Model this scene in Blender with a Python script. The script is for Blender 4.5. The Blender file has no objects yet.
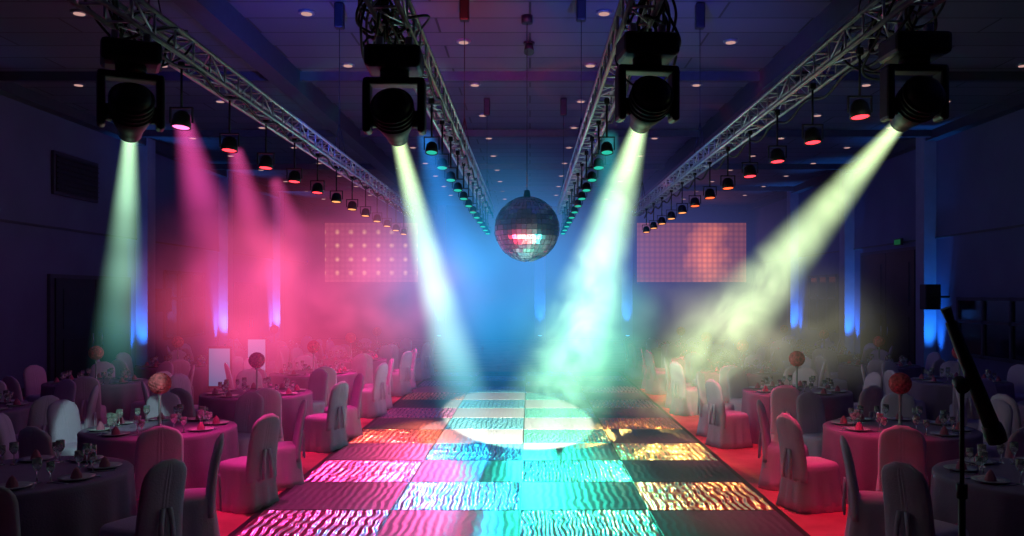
import bpy, bmesh, math, random
from mathutils import Vector, Matrix, Quaternion
random.seed(7)
scene = bpy.context.scene
F=850.0; CH=2.2
def P(x,y,d): return Vector(((x-530)/F*d, d, CH+(295-y)/F*d))
try:
    scene.view_settings.view_transform='Standard'
    scene.view_settings.look='None'
except Exception as e: print(e)

# ------------------------------------------------------------ materials
def new_mat(name):
    m=bpy.data.materials.new(name); m.use_nodes=True
    nt=m.node_tree; nt.nodes.clear()
    return m,nt,nt.nodes,nt.links
def pbr(name,col,rough=.6,metal=0.,noise=0.0,nscale=8.,emit=None,estr=0.,bump=0.,bscale=40.,spec=.5,trans=0.,alpha=1.):
    m,nt,N,L=new_mat(name)
    o=N.new('ShaderNodeOutputMaterial'); b=N.new('ShaderNodeBsdfPrincipled')
    L.new(b.outputs[0],o.inputs[0])
    b.inputs['Base Color'].default_value=(*col,1); b.inputs['Roughness'].default_value=rough
    b.inputs['Metallic'].default_value=metal; b.inputs['Specular IOR Level'].default_value=spec
    if trans: b.inputs['Transmission Weight'].default_value=trans
    if emit: b.inputs['Emission Color'].default_value=(*emit,1); b.inputs['Emission Strength'].default_value=estr
    tc=N.new('ShaderNodeTexCoord')
    if noise>0:
        n=N.new('ShaderNodeTexNoise'); n.inputs['Scale'].default_value=nscale; n.inputs['Detail'].default_value=3
        L.new(tc.outputs['Object'],n.inputs['Vector'])
        r=N.new('ShaderNodeValToRGB')
        r.color_ramp.elements[0].color=(*[c*(1-noise) for c in col],1); r.color_ramp.elements[0].position=.3
        r.color_ramp.elements[1].color=(*[min(1,c*(1+noise)) for c in col],1); r.color_ramp.elements[1].position=.7
        L.new(n.outputs[0],r.inputs[0]); L.new(r.outputs[0],b.inputs['Base Color'])
    if bump>0:
        n=N.new('ShaderNodeTexNoise'); n.inputs['Scale'].default_value=bscale
        L.new(tc.outputs['Object'],n.inputs['Vector'])
        bp=N.new('ShaderNodeBump'); bp.inputs['Strength'].default_value=bump; bp.inputs['Distance'].default_value=.02
        L.new(n.outputs[0],bp.inputs['Height']); L.new(bp.outputs[0],b.inputs['Normal'])
    return m
def emis(name,col,s):
    m,nt,N,L=new_mat(name)
    o=N.new('ShaderNodeOutputMaterial'); e=N.new('ShaderNodeEmission')
    e.inputs[0].default_value=(*col,1); e.inputs[1].default_value=s
    L.new(e.outputs[0],o.inputs[0]); return m

M_black=pbr('black_plastic',(.010,.010,.014),.5,noise=.3)
M_alu=pbr('truss_aluminium',(.62,.64,.72),.35,.85,noise=.12,nscale=14)
M_cloth=pbr('chair_cover_fabric',(.52,.40,.60),.75,noise=.06,nscale=5,bump=.15,bscale=60)
M_tcloth=pbr('tablecloth_fabric',(.24,.16,.30),.8,noise=.08,nscale=4,bump=.15,bscale=70)
M_plate=pbr('porcelain',(.6,.58,.66),.2,noise=.03)
M_glass=pbr('wine_glass_glass',(.9,.93,.95),.05,trans=.85)
M_nap=pbr('napkin_cloth',(.4,.10,.2),.8,noise=.1)
M_flower=pbr('flower_petals',(.62,.10,.15),.7,noise=.45,nscale=20)
M_stem=pbr('vase_glass',(.4,.45,.5),.15,.4,noise=.1)
M_wall=pbr('wall_paint',(.12,.12,.26),.8,noise=.1,nscale=.8)
M_wall2=pbr('wall_panel_dark',(.05,.05,.08),.6,noise=.15,nscale=1.5)
M_pil=pbr('pilaster_paint',(.26,.26,.4),.7,noise=.1,nscale=2)
M_door=pbr('door_wood_dark',(.012,.012,.02),.5,noise=.3,nscale=3)
M_trim=pbr('trim_paint',(.05,.05,.085),.6,noise=.1)
M_win=pbr('window_glass_night',(.01,.012,.02),.08,noise=.2,spec=.8)
M_cable=pbr('cable_rubber',(.01,.01,.012),.6,noise=.2)
M_grille=pbr('speaker_grille',(.02,.02,.024),.6,noise=.4,nscale=80)

# carpet
def carpet():
    m,nt,N,L=new_mat('carpet_pattern')
    o=N.new('ShaderNodeOutputMaterial'); b=N.new('ShaderNodeBsdfPrincipled'); L.new(b.outputs[0],o.inputs[0])
    tc=N.new('ShaderNodeTexCoord')
    n=N.new('ShaderNodeTexNoise'); n.inputs['Scale'].default_value=1.6; n.inputs['Detail'].default_value=4
    v=N.new('ShaderNodeTexNoise'); v.inputs['Scale'].default_value=120
    L.new(tc.outputs['Object'],n.inputs['Vector']); L.new(tc.outputs['Object'],v.inputs['Vector'])
    r=N.new('ShaderNodeValToRGB'); r.color_ramp.elements[0].color=(.46,.09,.12,1); r.color_ramp.elements[1].color=(.66,.16,.20,1)
    r.color_ramp.elements[0].position=.35; r.color_ramp.elements[1].position=.65
    L.new(n.outputs[0],r.inputs[0]); L.new(r.outputs[0],b.inputs['Base Color'])
    b.inputs['Roughness'].default_value=.85
    bp=N.new('ShaderNodeBump'); bp.inputs['Strength'].default_value=.4; bp.inputs['Distance'].default_value=.01
    L.new(v.outputs[0],bp.inputs['Height']); L.new(bp.outputs[0],b.inputs['Normal'])
    return m
M_carpet=carpet()
def ceil_mat():
    m,nt,N,L=new_mat('ceiling_panels')
    o=N.new('ShaderNodeOutputMaterial'); b=N.new('ShaderNodeBsdfPrincipled'); L.new(b.outputs[0],o.inputs[0])
    tc=N.new('ShaderNodeTexCoord'); br=N.new('ShaderNodeTexBrick')
    br.inputs['Scale'].default_value=1; br.inputs['Brick Width'].default_value=3.0; br.inputs['Row Height'].default_value=.75
    br.inputs['Mortar Size'].default_value=.02; br.inputs['Color1'].default_value=(.13,.12,.18,1); br.inputs['Color2'].default_value=(.09,.09,.14,1)
    br.inputs['Mortar'].default_value=(.02,.02,.03,1)
    L.new(tc.outputs['Object'],br.inputs['Vector']); L.new(br.outputs[0],b.inputs['Base Color'])
    b.inputs['Roughness'].default_value=.55
    return m
M_ceil=ceil_mat()
def ripple(name,dark=False,col=(.72,.76,.8)):
    m,nt,N,L=new_mat(name)
    o=N.new('ShaderNodeOutputMaterial'); b=N.new('ShaderNodeBsdfPrincipled'); L.new(b.outputs[0],o.inputs[0])
    tc=N.new('ShaderNodeTexCoord')
    w=N.new('ShaderNodeTexWave'); w.wave_type='BANDS'; w.bands_direction='X'
    w.inputs['Scale'].default_value=3.8 ; w.inputs['Distortion'].default_value=4.; w.inputs['Detail'].default_value=1.; w.inputs['Detail Scale'].default_value=1.
    L.new(tc.outputs['Object'],w.inputs['Vector'])
    bp=N.new('ShaderNodeBump'); bp.inputs['Strength'].default_value=.1 if dark else 1.; bp.inputs['Distance'].default_value=.03
    L.new(w.outputs[1],bp.inputs['Height']); L.new(bp.outputs[0],b.inputs['Normal'])
    if dark:
        b.inputs['Base Color'].default_value=(.10,.11,.14,1); b.inputs['Roughness'].default_value=.42; b.inputs['Specular IOR Level'].default_value=.13
    else:
        b.inputs['Base Color'].default_value=(*col,1); b.inputs['Roughness'].default_value=.2; b.inputs['Metallic'].default_value=.8
    return m
M_rips=[ripple('rippled_foil_magenta_light',col=(.95,.28,.55)),ripple('rippled_foil_aqua_light',col=(.25,.80,.95)),ripple('rippled_foil_green_light',col=(.22,.95,.75)),ripple('rippled_foil_amber_light',col=(1.,.42,.16)),ripple('rippled_foil_yellow_light',col=(.95,.85,.35))]  # silver foil with the coloured stage light put into its base colour
M_dark=ripple('dark_gloss_tile',True)

# ------------------------------------------------------------ mesh builder
class MB:
    def __init__(s): s.bm=bmesh.new(); s.mats=[]
    def mi(s,m):
        if m not in s.mats: s.mats.append(m)
        return s.mats.index(m)
    def box(s,c,size,m,M=None,bev=0.):
        mat=Matrix.Translation(Vector(c))@Matrix.Diagonal((*size,1))
        if M is not None: mat=M@mat
        g=bmesh.ops.create_cube(s.bm,size=1,matrix=mat)
        fs={f for v in g['verts'] for f in v.link_faces}
        i=s.mi(m)
        for f in fs: f.material_index=i
        if bev>0:
            es=list({e for v in g['verts'] for e in v.link_edges})
            r=bmesh.ops.bevel(s.bm,geom=es,offset=bev,segments=2,affect='EDGES',profile=.5)
            for f in r['faces']: f.material_index=i
    def cyl(s,p0,p1,r0,r1,m,seg=8,cap=True,smooth=True):
        p0=Vector(p0);p1=Vector(p1);d=p1-p0
        if d.length<1e-6:return
        mat=Matrix.Translation((p0+p1)/2)@d.to_track_quat('Z','Y').to_matrix().to_4x4()
        g=bmesh.ops.create_cone(s.bm,cap_ends=cap,segments=seg,radius1=r0,radius2=r1,depth=d.length,matrix=mat)
        i=s.mi(m)
        for f in {f for v in g['verts'] for f in v.link_faces}: f.material_index=i; f.smooth=smooth and len(f.verts)==4
    def lathe(s,prof,m,M=None,seg=24,smooth=True,fn=None):
        i=s.mi(m); rings=[]
        M=M or Matrix()
        for r,z in prof:
            if r<1e-5: rings.append([s.bm.verts.new(M@Vector((0,0,z)))])
            else:
                ring=[]
                for k in range(seg):
                    a=2*math.pi*k/seg
                    rr,zz=(r,z) if fn is None else fn(r,z,a)
                    ring.append(s.bm.verts.new(M@Vector((rr*math.cos(a),rr*math.sin(a),zz))))
                rings.append(ring)
        for A,B in zip(rings,rings[1:]):
            for k in range(seg):
                k2=(k+1)%seg
                if len(A)==1 and len(B)==1: continue
                if len(A)==1: f=s.bm.faces.new((A[0],B[k2],B[k]))
                elif len(B)==1: f=s.bm.faces.new((A[k],A[k2],B[0]))
                else: f=s.bm.faces.new((A[k],A[k2],B[k2],B[k]))
                f.material_index=i; f.smooth=smooth
    def loft(s,rings,m,smooth=True,caps=True):
        i=s.mi(m); vr=[[s.bm.verts.new(p) for p in r] for r in rings]
        n=len(vr[0])
        for A,B in zip(vr,vr[1:]):
            for k in range(n):
                f=s.bm.faces.new((A[k],A[(k+1)%n],B[(k+1)%n],B[k])); f.material_index=i; f.smooth=smooth
        if caps:
            f=s.bm.faces.new(list(reversed(vr[0]))); f.material_index=i
            f=s.bm.faces.new(vr[-1]); f.material_index=i; f.smooth=smooth
    def mesh(s,name):
        bmesh.ops.recalc_face_normals(s.bm,faces=s.bm.faces[:])
        me=bpy.data.meshes.new(name); s.bm.to_mesh(me); s.bm.free()
        for m in s.mats: me.materials.append(m)
        return me
def link(ob,parent=None):
    scene.collection.objects.link(ob)
    if parent is not None: ob.parent=parent
    return ob
def obj(name,me,loc=(0,0,0),rz=0,parent=None):
    if isinstance(me,MB): me=me.mesh(name)
    o=bpy.data.objects.new(name,me); o.location=loc; o.rotation_euler=(0,0,rz)
    return link(o,parent)
def empty(name,loc=(0,0,0)):
    o=bpy.data.objects.new(name,None); o.location=loc; o.empty_display_size=.2
    return link(o)

# ------------------------------------------------------------ room
W=11.0; H=6.6; Y0=-5.0; Y1=42.0
b=MB(); b.box((0,(Y0+Y1)/2,-.1),(2*W+.4,Y1-Y0+.4,.2),M_carpet); obj('floor',b)
b=MB(); b.box((0,(Y0+Y1)/2,H+.1),(2*W+.4,Y1-Y0+.4,.2),M_ceil); obj('ceiling',b)
for side,sx in (('left',-1),('right',1)):
    b=MB(); b.box((sx*(W+.1),(Y0+Y1)/2,H/2),(.2,Y1-Y0+.4,H),M_wall); obj('wall_'+side,b)
    b=MB(); b.box((sx*(W-.02),(Y0+Y1)/2,.09),(.04,Y1-Y0,.18),M_trim); obj('baseboard_'+side,b)
    b=MB(); b.box((sx*(W-.02),(Y0+Y1)/2,3.75),(.04,Y1-Y0,.05),M_trim); obj('trim_%d'%(1 if sx<0 else 2),b)
    b=MB(); b.box((sx*(W-.15),(Y0+Y1)/2,H-.12),(.3,Y1-Y0,.24),M_trim); obj('trim_%d'%(3 if sx<0 else 4),b)
b=MB(); b.box((0,Y1+.1,H/2),(2*W,.2,H),M_wall2); obj('wall_back',b)
b=MB(); b.box((0,Y0-.1,H/2),(2*W,.2,H),M_wall2); obj('wall_front',b)
# ceiling cross beams
for i,y in enumerate((16.8,22.7,28.6,34.5)):
    b=MB(); b.box((0,y,H-.09),(2*W-.6,.14,.18),M_trim); obj('trim_%d'%(5+i),b)
for i,x in enumerate((-4.7,4.7)):
    b=MB(); b.box((x,(Y0+Y1)/2,H-.2),(.35,Y1-Y0,.4),M_trim); obj('trim_%d'%(9+i),b)

# downlights (single instanced mass)
b=MB(); M_dl=emis('downlight_lamp',(1.,.55,.5),.55); M_dlr=pbr('downlight_rim',(.3,.3,.34),.4,.5,noise=.1)
for k in range(10):
    for x,o in ((-3.47,0),(3.47,1.5),(-1.15,1.5),(1.15,0),(-7,0),(7,1.5),(-9.4,1.5),(9.4,0)):
        y=10.2+3*k+o
        if y>40: continue
        b.cyl((x,y,H-.001),(x,y,H-.035),.13,.12,M_dlr,16); b.cyl((x,y,H-.03),(x,y,H-.042),.085,.085,M_dl,16)
obj('recessed_downlights',b)
b=MB(); c=P(529,48,14.8)
b.cyl((c.x,c.y,H),(c.x,c.y,c.z+.3),.02,.02,M_black,8); b.box((c.x,c.y,c.z+.2),(.1,.1,.22),M_black,bev=.02); b.cyl((c.x,c.y-.02,c.z+.05),(c.x,c.y-.1,c.z-.1),.07,.09,M_black,14)
b.cyl((c.x,c.y,H),(c.x,c.y,H-.03),.1,.1,M_black,14)
obj('ceiling_spotlight',b)

# doors
def door(i,sx,y0,w,h,leaves=2):
    b=MB(); x=sx*(W-.045)
    b.box((x,y0,h/2+.005),(.08,w+.3,h+.15),M_trim)
    for k in range(leaves):
        lw=w/leaves; yc=y0-w/2+lw*(k+.5)
        b.box((x-sx*.05,yc,h/2),(.05,lw-.03,h-.02),M_door,bev=.008)
        b.box((x-sx*.08,yc,h*.72),(.02,lw*.65,h*.36),M_door,bev=.005)
        b.box((x-sx*.08,yc,h*.27),(.02,lw*.65,h*.36),M_door,bev=.005)
        b.cyl((x-sx*.12,yc+(lw*.38 if k==0 else -lw*.38),.95),(x-sx*.12,yc+(lw*.38 if k==0 else -lw*.38),1.25),.015,.015,M_alu,8)
    obj('door_%d'%i,b)
door(1,-1,21.3,3.6,2.6); door(2,1,26.0,3.9,3.5); door(3,-1,33,2.4,2.6)
b=MB(); y0=W*F/(530-74); vz=2.2+117/F*y0
b.box((-W+.045,y0,vz),(.08,2.0,1.0),M_trim,bev=.01); b.box((-W+.09,y0,vz),(.03,1.85,.86),M_door)
for k in range(7): b.box((-W+.12,y0,vz-.37+k*.123),(.05,1.85,.02),M_black)
obj('air_vent',b)
def window(i,sx,yc,w,z0,z1):
    b=MB(); x=sx*(W-.03)
    b.box((x,yc,(z0+z1)/2),(.04,w,z1-z0),M_win)
    for k in range(4): b.box((x-sx*.04,yc-w/2+w*k/3,(z0+z1)/2),(.06,.08,z1-z0+.1),M_trim)
    for z in (z0,(z0+z1)*.55,z1): b.box((x-sx*.04,yc,z),(.06,w+.08,.08),M_trim)
    obj('window_%d'%i,b)
window(1,1,19.9,3.6,.7,2.1); window(2,1,31.8,3,.9,2.9); window(3,-1,27,3.,.9,2.9)
b=MB(); p=Vector((W-.2,24.9,3.75)); b.box(p,(.08,.45,.2),M_black,bev=.01); b.box((p.x-.045,p.y,p.z),(.01,.4,.15),emis('exit_green',(.05,.5,.2),.12)); b.cyl(p,(W-.01,24.9,3.75),.02,.02,M_black)
obj('exit_sign',b)
M_blue=emis('led_blue',(.05,.35,1.),4)
for i,(sx,y) in enumerate([(-1,23.7),(-1,30),(-1,36.3),(1,23.0),(1,28.8),(1,34.8),(-1,15),(1,14)]):
    b=MB(); b.box((sx*(W-.17),y+.25,H/2),(.34,.5,H),M_pil,bev=.01); b.box((sx*(W-.18),y+.25,.12),(.38,.56,.24),M_trim,bev=.01); obj('trim_%d'%(11+i),b)
    px=sx*(W-.22); b=MB(); b.box((px,y-.3,.05),(.26,.22,.06),M_black,bev=.01); b.lathe([(0,.06),(.08,.07),(.1,.14),(.1,.2),(.085,.2),(.085,.185),(0,.185)],M_black,Matrix.Translation((px,y-.3,0)),16)
    b.cyl((px,y-.3,.187),(px,y-.3,.192),.08,.08,M_blue,16)
    b.box((px,y-.3,.01),(.3,.26,.02),M_black)
    obj('led_uplight',b)
    l=bpy.data.lights.new('uplight','SPOT'); l.color=(.02,.28,1.); l.energy=900 if y>20 else 120; l.spot_size=math.radians(46); l.spot_blend=1; l.shadow_soft_size=.06
    lo=bpy.data.objects.new('uplight_lamp',l); lo.location=(px-.0*sx,y-.3,.25); lo.rotation_euler=Vector((0,.07,1)).to_track_quat('-Z','Y').to_euler(); link(lo)
for k,px in enumerate((440,627,540)):
    x=(px-530)/F*41.6
    b=MB(); b.box((x,41.79,H/2),(.55,.4,H),M_pil,bev=.01); obj('trim_%d'%(20+k),b)
    l=bpy.data.lights.new('uplight','SPOT'); l.color=(.03,.3,1.); l.energy=500; l.spot_size=math.radians(45); l.spot_blend=1; l.shadow_soft_size=.06
    lo=bpy.data.objects.new('uplight_lamp',l); lo.location=(x,41.3,.3); lo.rotation_euler=Vector((0,.06,1)).to_track_quat('-Z','Y').to_euler(); link(lo)
    b=MB(); b.box((x,41.3,.05),(.26,.22,.1),M_black,bev=.01); b.cyl((x,41.3,.1),(x,41.3,.22),.09,.11,M_black,14); b.cyl((x,41.3,.222),(x,41.3,.228),.09,.09,M_blue,14); obj('led_uplight',b)

# ------------------------------------------------------------ LED screens
def led_mat(name,c1,c2,fig):
    m,nt,N,L=new_mat(name)
    o=N.new('ShaderNodeOutputMaterial'); e=N.new('ShaderNodeEmission'); L.new(e.outputs[0],o.inputs[0])
    tc=N.new('ShaderNodeTexCoord'); 
    sc=N.new('ShaderNodeVectorMath'); sc.operation='SCALE'; sc.inputs['Scale'].default_value=3.9
    L.new(tc.outputs['Object'],sc.inputs[0])
    fr=N.new('ShaderNodeVectorMath'); fr.operation='FRACTION'; L.new(sc.outputs[0],fr.inputs[0])
    sb=N.new('ShaderNodeVectorMath'); sb.operation='SUBTRACT'; sb.inputs[1].default_value=(.5,.5,.5); L.new(fr.outputs[0],sb.inputs[0])
    mu=N.new('ShaderNodeVectorMath'); mu.operation='MULTIPLY'; mu.inputs[1].default_value=(1,0,1); L.new(sb.outputs[0],mu.inputs[0])
    ln=N.new('ShaderNodeVectorMath'); ln.operation='LENGTH'; L.new(mu.outputs[0],ln.inputs[0])
    mr=N.new('ShaderNodeMapRange'); mr.inputs[1].default_value=.6; mr.inputs[2].default_value=.15; mr.inputs[3].default_value=.55; mr.inputs[4].default_value=.95
    L.new(ln.outputs['Value'],mr.inputs[0])
    mx=N.new('ShaderNodeMixRGB'); mx.inputs[1].default_value=(*c1,1); mx.inputs[2].default_value=(*c2,1)
    if fig:
        g=N.new('ShaderNodeVectorMath'); g.operation='MULTIPLY'; g.inputs[1].default_value=(1.0,0,.55)
        L.new(tc.outputs['Object'],g.inputs[0])
        ns=N.new('ShaderNodeTexNoise'); ns.inputs['Scale'].default_value=1.3; L.new(tc.outputs['Object'],ns.inputs['Vector'])
        ad=N.new('ShaderNodeVectorMath'); ad.operation='ADD'; L.new(g.outputs[0],ad.inputs[0]); L.new(ns.outputs[1],ad.inputs[1])
        s2=N.new('ShaderNodeVectorMath'); s2.operation='SUBTRACT'; s2.inputs[1].default_value=(1.25,.5,.5); L.new(ad.outputs[0],s2.inputs[0])
        l2=N.new('ShaderNodeVectorMath'); l2.operation='LENGTH'; L.new(s2.outputs[0],l2.inputs[0])
        m2=N.new('ShaderNodeMapRange'); m2.inputs[1].default_value=1.15; m2.inputs[2].default_value=.2; L.new(l2.outputs['Value'],m2.inputs[0])
        L.new(m2.outputs[0],mx.inputs[0])
    else:
        s3=N.new('ShaderNodeVectorMath'); s3.operation='SCALE'; s3.inputs['Scale'].default_value=1.5; L.new(tc.outputs['Object'],s3.inputs[0])
        f3=N.new('ShaderNodeVectorMath'); f3.operation='FRACTION'; L.new(s3.outputs[0],f3.inputs[0])
        b3=N.new('ShaderNodeVectorMath'); b3.operation='SUBTRACT'; b3.inputs[1].default_value=(.5,.5,.5); L.new(f3.outputs[0],b3.inputs[0])
        u3=N.new('ShaderNodeVectorMath'); u3.operation='MULTIPLY'; u3.inputs[1].default_value=(1,0,1); L.new(b3.outputs[0],u3.inputs[0])
        n3=N.new('ShaderNodeVectorMath'); n3.operation='LENGTH'; L.new(u3.outputs[0],n3.inputs[0])
        mv=N.new('ShaderNodeMapRange'); mv.inputs[1].default_value=.22; mv.inputs[2].default_value=.0; L.new(n3.outputs['Value'],mv.inputs[0])
        L.new(mv.outputs[0],mx.inputs[0])
    L.new(mx.outputs[0],e.inputs[0])
    L.new(mr.outputs[0],e.inputs[1]); return m
def screen(x0,x1,y0,y1,mat,d=41.6):
    a=P(x0,y0,d); c=P(x1,y1,d); w=c.x-a.x; h=a.z-c.z
    b=MB(); b.box((0,.1,0),(w+.12,.2,h+.12),M_black,bev=.02); b.box((0,-.015,0),(w,.03,h),mat)
    obj('led_video_screen',b,((a.x+c.x)/2,d,(a.z+c.z)/2))
screen(325,418,223,282,led_mat('led_left',(.15,.03,.035),(.62,.34,.16),False))
screen(637,746,223,282,led_mat('led_right',(.22,.05,.025),(.9,.20,.06),True))

# ------------------------------------------------------------ dance floor
T=1.28; X0=-.1-2*T; YS=8.5-3*T
b=MB(); nrow=15
b.box((-.1,YS+nrow*T/2,.015),(4*T+.14,nrow*T+.14,.03),M_black)
for r in range(nrow):
    for c in range(4):
        lit=((r+c)%2==0)
        mt=M_rips[c]
        if c==3 and r in(5,9,11): mt=M_rips[4]
        if c==0 and r in(6,10): mt=M_rips[3]
        if c==2 and r>8: mt=M_rips[4] if r%4==0 else M_rips[2]
        b.box((X0+T*(c+.5),YS+T*(r+.5),.035),(T-.02,T-.02,.03),mt if lit else M_dark,bev=.004)
obj('dance_floor',b)

# ------------------------------------------------------------ trusses
TR=[(-2.87,5.2,20.4),(-.96,4.9,20.0),(.75,4.9,20.0),(2.56,5.2,20.4)]
TZ=4.2
def truss(x,y0,y1):
    b=MB(); h=.095; n=round((y1-y0)/.36); s=(y1-y0)/n
    cs=[(-h,-h),(h,-h),(h,h),(-h,h)]
    for cx,cz in cs: b.cyl((cx,0,cz),(cx,y1-y0,cz),.02,.02,M_alu,8)
    for k in range(n+1):
        for j in range(4):
            a=cs[j]; c=cs[(j+1)%4]
            b.cyl((a[0],k*s,a[1]),(c[0],k*s,c[1]),.010,.010,M_alu,6)
            if k<n and k%2==0:
                p,q=(a,c) if (k//2+j)%2 else (c,a)
                b.cyl((p[0],k*s,p[1]),(q[0],(k+1)*s,q[1]),.009,.009,M_alu,6)
    L=y1-y0
    for yy in (1.2,L/2,L-1.0):
        b.cyl((0,yy,h),(0,yy,H-TZ-.35),.006,.006,M_cable,6)
        b.cyl((-h,yy,h),(0,yy,h+.5),.006,.006,M_cable,6); b.cyl((h,yy,h),(0,yy,h+.5),.006,.006,M_cable,6)
        b.box((0,yy,H-TZ-.2),(.14,.14,.38),M_black,bev=.02)
    return obj('lighting_truss',b,(x,y0,TZ))
for t in TR: truss(*t)

def par(x,y,col,aim,s=1.):
    b=MB(); b.cyl((0,0,.49),(0,0,.12),.010,.010,M_black,8)
    b.box((0,0,.47),(.05,.05,.06),M_black,bev=.01)
    D=(Vector(aim)-Vector((x,y,3.6))).normalized()
    b.box((0,0,.12),(.19*s,.025,.012),M_black); b.box((-.09*s,0,.06),(.01,.025,.13),M_black); b.box((.09*s,0,.06),(.01,.025,.13),M_black)
    M=D.to_track_quat('Z','Y').to_matrix().to_4x4()@Matrix.Diagonal((s,s,s,1))
    b.lathe([(0,-.09),(.04,-.09),(.065,-.06),(.075,0),(.08,.045),(.072,.045),(.068,.03),(0,.03)],M_black,M,18)
    b.lathe([(0,.034),(.066,.034),(.066,.038),(0,.044)],col,M,18)
    return obj('par_light',b,(x,y,3.62))
E_red=emis('par_red',(1.,.04,.06),3.2); E_or=emis('par_orange',(1.,.10,.03),2.6); E_grn=emis('par_green',(.02,.42,.30),1.3); E_mag=emis('par_pink',(1.,.15,.45),3.); E_wrm=emis('par_warm',(1.,.35,.12),1.6)
for k in range(12):
    y=7.0+1.12*k; par(TR[0][0],y,E_mag if k in(0,) else E_red if k<5 else E_wrm,(-3.0,y-.5,0),1.0)
    y=6.6+1.1*k; par(TR[3][0],y,E_red if k<4 else (E_or if k<7 else E_wrm),(2.7,y-.5,0),1.0)
    y=8.3+1.0*k; par(TR[1][0],y,E_grn,(-1.0,y-.9,0),.8)
    y=8.3+1.0*k; par(TR[2][0],y,E_grn,(.8,y-.9,0),.8)

# moving heads
BE={'a':(P(130,135,6),P(116,400,9.4)),'b':(P(398,138,6),P(452,436,13.3)),'c':(P(640,125,6),P(520,425,14.4)),'d':(P(900,123,6),P(655,412,16.0))}
def moving_head(Lp,tgt,lensmat,tx):
    D=(tgt-Lp).normalized(); C=Lp-D*.22
    root=empty('moving_head_light',C)
    b=MB(); yaw=math.atan2(D.y,D.x)+math.pi/2
    R=Matrix.Rotation(yaw,4,'Z')
    top=.40
    b.box((0,0,top),(.38,.32,.15),M_black,R,bev=.03); b.box((0,-.162,top),(.2,.01,.07),M_grille,R)
    b.cyl((0,0,top-.07),(0,0,top-.13),.1,.1,M_black,20)
    b.box((0,0,top-.15),(.42,.14,.05),M_black,R,bev=.02)
    for s in(-1,1):
        b.box((s*.185,0,.08),(.055,.15,.36),M_black,R,bev=.022); b.cyl(R@Vector((s*.18,0,0)),R@Vector((s*.12,0,0)),.06,.06,M_black,16)
    for s in(-1,1):
        b.box((s*.1,0,top+.11),(.05,.06,.1),M_alu,R,bev=.01)
    obj('yoke_and_base',b,parent=root)
    b=MB(); M=D.to_track_quat('Z','Y').to_matrix().to_4x4()
    b.lathe([(0,-.22),(.08,-.22),(.12,-.18),(.135,-.1),(.135,.0),(.11,.08),(.085,.15),(.075,.215),(.065,.22),(.06,.19),(0,.19)],M_black,M,24)
    for z in(-.16,-.12,-.08,-.04): b.lathe([(.13,z),(.145,z+.005),(.145,z+.015),(.13,z+.02)],M_black,M,24)
    b.lathe([(0,.222),(.035,.218),(.062,.205)],lensmat,M,24)
    obj('head',b,parent=root)
    return D,C
for k,c in (('a',(.75,1.,.8)),('b',(.85,1.,.8)),('c',(.8,1.,.9)),('d',(.95,1.,.75))):
    lm=emis('lens_'+k,c,14)
    moving_head(BE[k][0],BE[k][1],lm,0)
def cables(name,cx,y0,n,seed):
    rnd=random.Random(seed); cu=bpy.data.curves.new(name,'CURVE'); cu.dimensions='3D'; cu.bevel_depth=.010; cu.bevel_resolution=1
    for i in range(n):
        sp=cu.splines.new('BEZIER'); m=5; sp.bezier_points.add(m-1)
        a=y0+rnd.uniform(-.2,.3)
        for j in range(m):
            t=j/(m-1); q=sp.bezier_points[j]
            q.co=(cx+rnd.uniform(-.15,.15)*(1.2 if 0<j<m-1 else .6), a+t*rnd.uniform(.3,1.6), TZ+.15-(.25+rnd.uniform(0,.25))*math.sin(t*math.pi)*(1)+rnd.uniform(-.05,.12))
            q.handle_left_type=q.handle_right_type='AUTO'
    cu.materials.append(M_cable); o=bpy.data.objects.new(name,cu); link(o)
for i,t in enumerate(TR): cables('power_cables',t[0]+(.1 if t[0]>0 else -.08),5.7,(6,13,15,8)[i],i)
for t in TR:
    cu=bpy.data.curves.new('c','CURVE'); cu.dimensions='3D'; cu.bevel_depth=.013
    sp=cu.splines.new('BEZIER'); n=26; sp.bezier_points.add(n-1)
    for j in range(n):
        q=sp.bezier_points[j]; q.co=(t[0]+.1,6+j*.55,TZ-.13-(.08 if j%2 else 0)); q.handle_left_type=q.handle_right_type='AUTO'
    cu.materials.append(M_cable); link(bpy.data.objects.new('signal_cable',cu))

# mirror ball
mb=P(527,229,13.4); R=.51
b=MB(); M_mir=pbr('mirror_facets',(.42,.46,.56),.24,1.,noise=.05); M_grout=pbr('ball_core',(.03,.03,.05),.5,noise=.1)
seg=40; rg=20
b.lathe([(R*.985*math.sin(math.pi*i/16) if 0<i<16 else 0,-R*.985*math.cos(math.pi*i/16)) for i in range(17)],M_grout,seg=32)
i_m=b.mi(M_mir)
for i in range(1,rg):
    for j in range(seg):
        t0=math.pi*(i-.5)/rg; t1=math.pi*(i+.5)/rg
        a0=2*math.pi*j/seg; a1=2*math.pi*(j+.92)/seg; tt=t0+(t1-t0)*.92
        tl=random.uniform(-.022,.022)
        pts=[]
        for (t,a,q) in((t0,a0,0),(t0,a1,tl),(tt,a1,tl),(tt,a0,0)):
            r=R*(1.004)+q*.3; pts.append(b.bm.verts.new((r*math.sin(t)*math.cos(a),r*math.sin(t)*math.sin(a),r*math.cos(t))))
        f=b.bm.faces.new(pts); f.material_index=i_m
b.cyl((0,0,R),(0,0,R+.1),.06,.04,M_black,12); b.cyl((0,0,R+.1),(0,0,H-mb.z-.12),.008,.008,M_cable,6); b.cyl((0,0,H-mb.z-.12),(0,0,H-mb.z),.09,.09,M_black,14)
obj('mirror_ball',b,mb)

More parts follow.
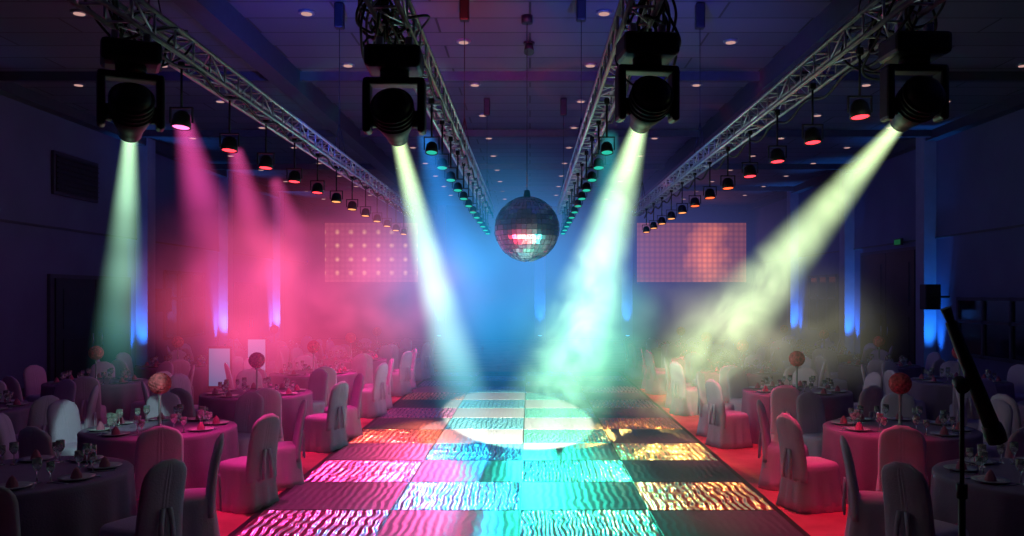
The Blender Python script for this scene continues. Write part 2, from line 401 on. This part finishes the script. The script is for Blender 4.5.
# ------------------------------------------------------------ chair / table
def rrect(hx,hy,z,n=44,p=4.,fold=0.,ph=0.,k=11,cy=0.):
    out=[]
    for i in range(n):
        a=2*math.pi*i/n; c,s=math.cos(a),math.sin(a)
        r=(abs(c/hx)**p+abs(s/hy)**p)**(-1/p); r+=fold*math.sin(k*a+ph)
        out.append(Vector((r*c,r*s+cy,z)))
    return out
def chair_mesh():
    b=MB(); rings=[]
    for z,e,f in((0.004,.045,.016),(.1,.03,.013),(.25,.012,.008),(.4,.0,.003),(.45,-.004,0),(.475,-.02,0),(.485,-.05,0)):
        rings.append(rrect(.225+e,.245+e,z,fold=f))
    b.loft(rings,M_cloth)
    rings=[]
    for i in range(15):
        t=i/14; z=.30+t*.68
        if t<.72: w=.215-.012*t; 
        else: w=(.2064)*max(.05,(1-((t-.72)/.28)**2.6))**.42
        th=.045-.012*t
        if t>.9: th*=max(.35,1-(t-.9)*6)
        rings.append(rrect(w,th,z,p=3,cy=-.205-.10*t*t,fold=.002,k=9))
    b.loft(rings,M_cloth)
    for s in(-1,1):
        b.loft([[Vector((s*x,y,z)) for x,y in((.01+o,-.275+q),(.05+o,-.275+q),(.05+o,-.29+q),(.01+o,-.29+q))] for z,o,q in((.62,0,.0),(.5,.02,-.005),(.32,.03,-.01))],M_cloth)
    return b.mesh('chair_cover')
CM=chair_mesh()
def table_mesh():
    b=MB(); prof=[(0,.752),(.4,.752),(.76,.752),(.79,.747),(.80,.735),(.80,.70),(.805,.5),(.81,.3),(.82,.12),(.825,.004)]
    def fn(r,z,a):
        if z>.73: return r,z
        k=(.735-z)/.735; return r+.03*k**.8*math.sin(17*a+.8*math.sin(3*a))+.01*k*math.sin(7*a), z
    b.lathe(prof,M_tcloth,seg=136,fn=fn); return b.mesh('tablecloth')
TM=table_mesh()
def settings_mesh():
    b=MB()
    for k in range(8):
        a=math.radians(22.5+45*k); c,s=math.cos(a),math.sin(a)
        M=Matrix.Translation((.58*c,.58*s,.753))
        b.lathe([(0,.004),(.07,.002),(.09,.006),(.135,.02),(.137,.023),(.09,.011),(0,.008)],M_plate,M,20)
        b.lathe([(.045,.012),(.04,.04),(.02,.08),(0,.10)],M_nap,M,8,fn=lambda r,z,a:(r*(1+.25*math.sin(4*a)),z))
        for da,rr,sc in((.32,.46,1.),(.47,.53,.85)):
            M2=Matrix.Translation((rr*math.cos(a+da),rr*math.sin(a+da),.753))@Matrix.Diagonal((sc,sc,sc,1))
            b.lathe([(0,.0),(.035,.002),(.006,.01),(.005,.085),(.02,.1),(.036,.13),(.034,.19),(.031,.19),(.033,.13),(.015,.103),(0,.098)],M_glass,M2,12)
        for da in(-.26,.24):
            q=Matrix.Translation((.6*math.cos(a+da),.6*math.sin(a+da),.757))@Matrix.Rotation(a,4,'Z')
            b.box((0,0,0),(.19,.016,.004),M_alu,q)
    return b.mesh('place_settings')
SM=settings_mesh()
def flower_mesh():
    b=MB(); b.lathe([(0,.0),(.07,.0),(.075,.012),(.02,.03),(.014,.1),(.014,.33),(.03,.37),(.035,.39),(0,.39)],M_stem,seg=16)
    rnd=random.Random(3); C=Vector((0,0,.48)); n=110
    b.lathe([(.095*math.sin(math.pi*i/10) if 0<i<10 else 0,.48-.095*math.cos(math.pi*i/10)) for i in range(11)],M_flower,seg=18)
    for i in range(n):
        z=1-2*(i+.5)/n; ph=i*2.39996; r=math.sqrt(1-z*z); d=Vector((r*math.cos(ph),r*math.sin(ph),z))
        M=Matrix.Translation(C+d*.086)@d.to_track_quat('Z','Y').to_matrix().to_4x4()@Matrix.Rotation(rnd.random()*3,4,'Z')
        b.lathe([(.008,0),(.019,.015),(.026,.03),(.016,.026),(0,.02)],M_flower,M,7,fn=lambda r,z,a:(r*(1+.2*math.sin(3*a)),z))
    return b.mesh('flower_ball')
FM=flower_mesh()
tables=[]
for sx,x,ys in((-1,4.05,(6.9,9.3,12.6,15.9,19.2,22.5)),(1,4.05,(6.8,9.3,12.9,16.2,19.5,22.8))):
    for k,y in enumerate(ys): tables.append((sx*(x+(.05 if k==0 else 0)),y,k==0,k))
for sx in(-1,1):
    for k,y in enumerate((10.9,14.2,17.5,20.8,24.1)): tables.append((sx*7.25,y+(.15 if sx>0 else 0),False,9))
for (x,y,first,k) in tables:
    e=empty('banquet_table',(x,y,0)); 
    obj('tablecloth',TM,parent=e); obj('place_settings',SM,parent=e,rz=0)
    if not first: obj('flower_centerpiece',FM,(x,y,.753),random.random()*3)
    for j in range(8):
        a=22.5+45*j
        if first and 40<a<140: continue
        ar=math.radians(a); R_=1.2+random.uniform(-.01,.05)
        px=x+R_*math.cos(ar); py=y+R_*math.sin(ar)
        if first and py>y+.6: continue
        obj('banquet_chair',CM,(px,py,0),ar+math.pi/2+random.uniform(-.12,.12))

M_scr=emis('display_screen',(.03,.14,.30),.8)
for (x,y) in((-5.8,15.9),(-6.15,19.15)):
    b=MB(); b.box((0,0,.015),(.5,.35,.03),M_black,bev=.01); b.cyl((0,0,.03),(0,0,.5),.025,.025,M_black,10)
    b.box((0,0,.85),(.44,.05,.78),M_black,bev=.01); b.box((0,-.028,.85),(.39,.008,.7),M_scr)
    obj('display_monitor',b,(x,y,0))
def speaker(x,y,z,s=1.,wallx=None,rz=0):
    b=MB(); b.box((0,0,0),(.4*s,.36*s,.66*s),M_black,bev=.02); b.box((0,-.185*s,0),(.36*s,.01,.6*s),M_grille)
    b.lathe([(.05*s,0),(.13*s,.01),(.14*s,.02)],M_black,Matrix.Translation((0,-.19*s,-.12*s))@Matrix.Rotation(math.pi/2,4,'X'),20)
    if wallx is not None: b.cyl((0,.0,0),(wallx-x,.0,0),.03,.03,M_black,8)
    else: b.cyl((0,.15,0),(0,42-y,0),.03,.03,M_black,8)
    obj('wall_loudspeaker',b,(x,y,z))
speaker(-10.55,24.4,2.05,1.,-W); speaker(10.5,22.3,2.15,1.,W)
speaker((428-530)/F*41.3,41.4,5.3,1.); speaker((627-530)/F*41.3,41.2,5.3,1.)

# mic / boom stand right foreground
b=MB(); d=4.6; base=P(962,500,d); bx=base.x
b.cyl((bx,d,.35),(bx,d,1.15),.018,.018,M_black,12); b.cyl((bx,d,1.1),(bx,d,P(962,385,d).z),.012,.012,M_black,12)
b.cyl((bx,d,1.1),(bx,d,1.18),.028,.028,M_black,12); b.cyl((bx,d,.34),(bx,d,.44),.03,.03,M_black,12)
for k in range(3):
    a=k*2*math.pi/3+.5; b.cyl((bx,d,.40),(bx+.36*math.cos(a),d+.36*math.sin(a),.02),.012,.012,M_black,8); b.lathe([(0,0),(.02,0),(.02,.03),(0,.035)],M_black,Matrix.Translation((bx+.36*math.cos(a),d+.36*math.sin(a),0)),10)
q=P(962,385,d); b.cyl(q+Vector((0,-.02,-.02)),q+Vector((0,.04,.02)),.035,.035,M_black,14)
t=P(951,322,d); u=P(998,442,d)
b.cyl(t,u,.03,.045,M_black,14); b.lathe([(0,0),(.05,0),(.055,.05),(.05,.1),(0,.1)],M_black,Matrix.Translation(u)@(t-u).to_track_quat('Z','Y').to_matrix().to_4x4(),16)
b.cyl(t,t+(t-u).normalized()*.08,.02,.028,M_grille,12)
obj('microphone_stand',b)

# ------------------------------------------------------------ lights
def spot(name,loc,tgt,col,en,ang,blend=.5,rad=.08):
    l=bpy.data.lights.new(name,'SPOT'); l.color=col; l.energy=en; l.spot_size=math.radians(ang); l.spot_blend=blend; l.shadow_soft_size=rad
    o=bpy.data.objects.new(name,l); o.location=loc; o.rotation_euler=(Vector(tgt)-Vector(loc)).to_track_quat('-Z','Y').to_euler(); return link(o)
def area(name,loc,tgt,col,en,sx,sy):
    l=bpy.data.lights.new(name,'AREA'); l.shape='RECTANGLE'; l.size=sx; l.size_y=sy; l.color=col; l.energy=en
    o=bpy.data.objects.new(name,l); o.location=loc; o.rotation_euler=(Vector(tgt)-Vector(loc)).to_track_quat('-Z','Y').to_euler(); return link(o)
for k,c,en,an in(('a',(.5,1.,.8),400,14),('b',(1.,.72,.6),22000,8),('c',(1.,.93,.58),68000,16),('d',(1.,1.,.6),900,12)):
    p,t=BE[k]; D=(t-p).normalized(); spot('head_beam_lamp',p+D*.03,t,c,en,an,.12,.04)
for k in range(4):
    y=8.9+3.4*k
    spot('par_lamp',(-2.87,y,3.5),(-2.95,y-.3,0),(1.,.03,.26),430,54,.8)
    spot('par_lamp',(2.56,y-.1,3.5),(2.85,y-.4,0),(1.,.02,.13),400,54,.8)
    spot('par_lamp',(-.96,y+.5,3.5),(-.6,y-1,0),(.02,.30,.8),40,50,.8)
    spot('par_lamp',(.75,y+.5,3.5),(.3,y-1,0),(.02,.6,.5),40,50,.8)
for k in range(3):
    spot('par_lamp',(2.56,9.6+3*k,3.5),(1.8,8.8+3*k,0),(1.,.2,.02),50,42,.8)
spot('added_backlight',(-2.2,21,3.3),(-2.0,9.5,0),(1.,.05,.32),4000,15,1.,.15)  # added backlights without fixtures, set to raise coloured highlights on the tiles
spot('added_backlight',(-1.9,21,3.2),(-1.9,12.5,0),(1.,.16,.08),2400,12,1.,.15)
spot('added_backlight',(-.5,21,3.3),(-.75,9.5,0),(.03,.5,.9),4800,13,1.,.15)
spot('added_backlight',(.2,21,3.3),(.5,9.5,0),(.03,.9,.6),4400,13,1.,.15)
spot('added_backlight',(1.9,21,3.3),(1.85,9.,0),(1.,.32,.06),6500,14,1.,.15)
spot('added_backlight',(1.9,21,3.2),(1.6,12.5,0),(1.,.6,.15),3200,12,1.,.15)
area('added_ambient_fill',(-7,14,6.3),(-7,14,0),(.20,.07,.7),22,5,24)  # added area fills for ambient level, no fixture stands here
area('added_ambient_fill',(7,14,6.3),(7,14,0),(.08,.10,.8),26,5,24)
spot('ceiling_wash_lamp',(-.6,9,4.4),(-1.2,16,6.6),(1.,.04,.10),1000,42,1)
spot('ceiling_wash_lamp',(-2.2,9,4.4),(-3.6,15,6.6),(.05,.08,1.),1200,60,1)
spot('ceiling_wash_lamp',(1.2,9,4.4),(2.0,15,6.6),(.08,.09,1.),1000,70,1)
area('added_ceiling_fill',(0,18,4.9),(0,18.01,6.6),(.14,.10,.9),30,12,24)  # added fill facing up to lift the ceiling, no fixture
for dx,c,en in((-2.9,(1.,.03,.06),1500),(2.7,(.03,.9,.7),1300),(0,(1,.7,.6),350),(-1.2,(1.,.06,.04),1500),(1.3,(1.,.08,.06),1000)):  # added low spots without fixtures, aimed to put colour on the ball
    spot('added_ball_light',(mb.x+dx,mb.y-3.9+abs(dx)*.2,.5),mb,c,en,16,.3,.12)

# ------------------------------------------------------------ self-glowing volumes in place of lamp-lit haze
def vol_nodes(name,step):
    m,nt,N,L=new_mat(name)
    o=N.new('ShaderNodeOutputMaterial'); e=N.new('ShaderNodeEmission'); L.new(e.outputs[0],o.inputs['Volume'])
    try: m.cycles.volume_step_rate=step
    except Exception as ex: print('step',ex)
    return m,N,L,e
def mth(N,L,op,a,b_=None,c=None,clamp=False):
    n=N.new('ShaderNodeMath'); n.operation=op; n.use_clamp=clamp
    for i,v in enumerate((a,b_,c)):
        if v is None: continue
        if isinstance(v,(int,float)): n.inputs[i].default_value=v
        else: L.new(v,n.inputs[i])
    return n.outputs[0]
def beam(p,t,r0,r1,c0,c1,S,fade=1.,noise=.6,nsc=1.2,power=1.3,dist=0.,ext=0.,det=0.,step=.9,soft=False):  # cone emits by itself, scattered lamp light is put into its volume colour
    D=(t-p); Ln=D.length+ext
    b=MB(); m,N,L,e=vol_nodes('emissive_beam',step); i=b.mi(m)
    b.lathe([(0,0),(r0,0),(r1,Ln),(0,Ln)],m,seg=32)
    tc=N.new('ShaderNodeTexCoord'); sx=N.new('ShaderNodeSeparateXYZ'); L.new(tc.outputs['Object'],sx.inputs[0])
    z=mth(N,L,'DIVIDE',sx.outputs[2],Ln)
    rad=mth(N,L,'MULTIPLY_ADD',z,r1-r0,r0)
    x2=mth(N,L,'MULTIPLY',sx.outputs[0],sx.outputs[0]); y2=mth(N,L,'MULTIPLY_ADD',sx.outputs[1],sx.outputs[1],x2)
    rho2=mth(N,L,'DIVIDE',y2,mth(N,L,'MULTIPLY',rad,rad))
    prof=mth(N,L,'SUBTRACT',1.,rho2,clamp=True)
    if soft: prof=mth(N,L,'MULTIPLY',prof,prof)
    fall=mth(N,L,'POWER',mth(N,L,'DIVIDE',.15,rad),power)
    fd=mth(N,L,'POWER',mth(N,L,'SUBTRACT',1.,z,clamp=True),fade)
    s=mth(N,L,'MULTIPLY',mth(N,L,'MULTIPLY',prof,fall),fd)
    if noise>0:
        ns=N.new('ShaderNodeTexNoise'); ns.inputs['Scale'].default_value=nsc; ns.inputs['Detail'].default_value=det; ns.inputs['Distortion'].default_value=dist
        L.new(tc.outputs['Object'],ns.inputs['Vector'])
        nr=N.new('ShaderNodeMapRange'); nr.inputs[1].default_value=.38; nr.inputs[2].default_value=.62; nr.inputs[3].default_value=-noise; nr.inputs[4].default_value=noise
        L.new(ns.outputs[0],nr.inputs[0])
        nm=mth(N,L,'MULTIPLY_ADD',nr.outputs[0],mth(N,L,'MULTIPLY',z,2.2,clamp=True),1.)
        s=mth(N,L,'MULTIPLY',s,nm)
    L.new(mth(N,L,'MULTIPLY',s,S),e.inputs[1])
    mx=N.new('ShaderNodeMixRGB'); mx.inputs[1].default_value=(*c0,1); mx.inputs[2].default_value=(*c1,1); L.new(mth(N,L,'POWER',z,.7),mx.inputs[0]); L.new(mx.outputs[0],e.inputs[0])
    o=obj('glowing_beam',b,p); o.rotation_euler=D.to_track_quat('Z','Y').to_euler()
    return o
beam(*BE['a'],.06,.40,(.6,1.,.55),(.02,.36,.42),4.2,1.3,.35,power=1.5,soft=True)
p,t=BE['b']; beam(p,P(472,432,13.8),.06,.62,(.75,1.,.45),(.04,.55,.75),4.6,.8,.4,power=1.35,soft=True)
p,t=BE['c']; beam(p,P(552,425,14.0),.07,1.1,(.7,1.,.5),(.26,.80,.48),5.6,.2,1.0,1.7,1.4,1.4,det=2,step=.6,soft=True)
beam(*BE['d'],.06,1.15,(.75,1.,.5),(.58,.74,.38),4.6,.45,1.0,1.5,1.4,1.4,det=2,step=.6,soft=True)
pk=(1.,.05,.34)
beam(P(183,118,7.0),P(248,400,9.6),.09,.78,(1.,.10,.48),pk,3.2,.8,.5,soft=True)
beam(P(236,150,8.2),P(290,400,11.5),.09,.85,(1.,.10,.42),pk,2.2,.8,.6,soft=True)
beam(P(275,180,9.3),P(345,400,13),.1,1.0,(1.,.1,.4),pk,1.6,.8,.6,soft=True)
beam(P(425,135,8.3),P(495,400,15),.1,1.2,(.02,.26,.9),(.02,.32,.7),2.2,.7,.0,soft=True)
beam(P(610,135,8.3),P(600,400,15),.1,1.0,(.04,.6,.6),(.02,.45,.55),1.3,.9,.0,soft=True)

def glow_cloud(c,sz,col,S,nsc=1.,lo=.4,hi=.65,nz=True,step=1.,flo=.15,dist=.8):  # ellipsoid emits its own tint in place of smoke catching coloured light
    b=MB(); m,N,L,e=vol_nodes('emissive_haze',step)
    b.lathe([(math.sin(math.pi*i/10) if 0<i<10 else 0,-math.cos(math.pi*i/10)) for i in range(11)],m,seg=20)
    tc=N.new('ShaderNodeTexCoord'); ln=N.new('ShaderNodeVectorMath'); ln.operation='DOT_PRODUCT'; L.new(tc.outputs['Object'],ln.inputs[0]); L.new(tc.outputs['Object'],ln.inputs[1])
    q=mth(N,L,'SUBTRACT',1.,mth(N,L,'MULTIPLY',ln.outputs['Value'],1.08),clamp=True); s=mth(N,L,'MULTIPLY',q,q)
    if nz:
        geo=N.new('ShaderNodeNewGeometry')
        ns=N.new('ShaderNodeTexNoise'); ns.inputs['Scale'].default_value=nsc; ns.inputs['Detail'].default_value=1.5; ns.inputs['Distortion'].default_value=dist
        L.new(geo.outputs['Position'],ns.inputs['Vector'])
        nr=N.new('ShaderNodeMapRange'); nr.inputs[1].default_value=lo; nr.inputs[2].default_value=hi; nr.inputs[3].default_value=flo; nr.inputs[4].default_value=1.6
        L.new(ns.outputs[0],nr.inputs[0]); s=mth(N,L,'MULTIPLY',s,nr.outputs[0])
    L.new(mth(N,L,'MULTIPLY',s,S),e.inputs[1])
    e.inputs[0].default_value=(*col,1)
    o=obj('glowing_haze',b,c); o.scale=sz; return o
glow_cloud(P(315,300,15.5),(3.7,4.5,2.6),(1.,.10,.27),.24,.7)
glow_cloud(P(500,285,16.0),(3.3,6.8,2.9),(.01,.30,.62),.14,.55,flo=.5,dist=0.)
glow_cloud(P(590,340,13.5),(1.6,2.6,1.6),(.22,.82,.52),.27,1.2)
glow_cloud(P(745,330,14),(2.6,3.2,1.5),(.66,.64,.42),.16,1.)
glow_cloud(Vector((1,28,3.2)),(12,11.5,4.2),(.13,.15,.58),.040,nz=False)

w=bpy.data.worlds.new('world'); scene.world=w; w.use_nodes=True
w.node_tree.nodes['Background'].inputs[0].default_value=(.01,.012,.03,1); w.node_tree.nodes['Background'].inputs[1].default_value=.3
cd=bpy.data.cameras.new('camera'); cd.sensor_width=36; cd.lens=36*F/1024; cd.shift_x=-18/1024; cd.shift_y=27/1024; cd.clip_end=200
co=bpy.data.objects.new('camera',cd); co.location=(0,0,CH); co.rotation_euler=(math.pi/2,0,0); link(co); scene.camera=co
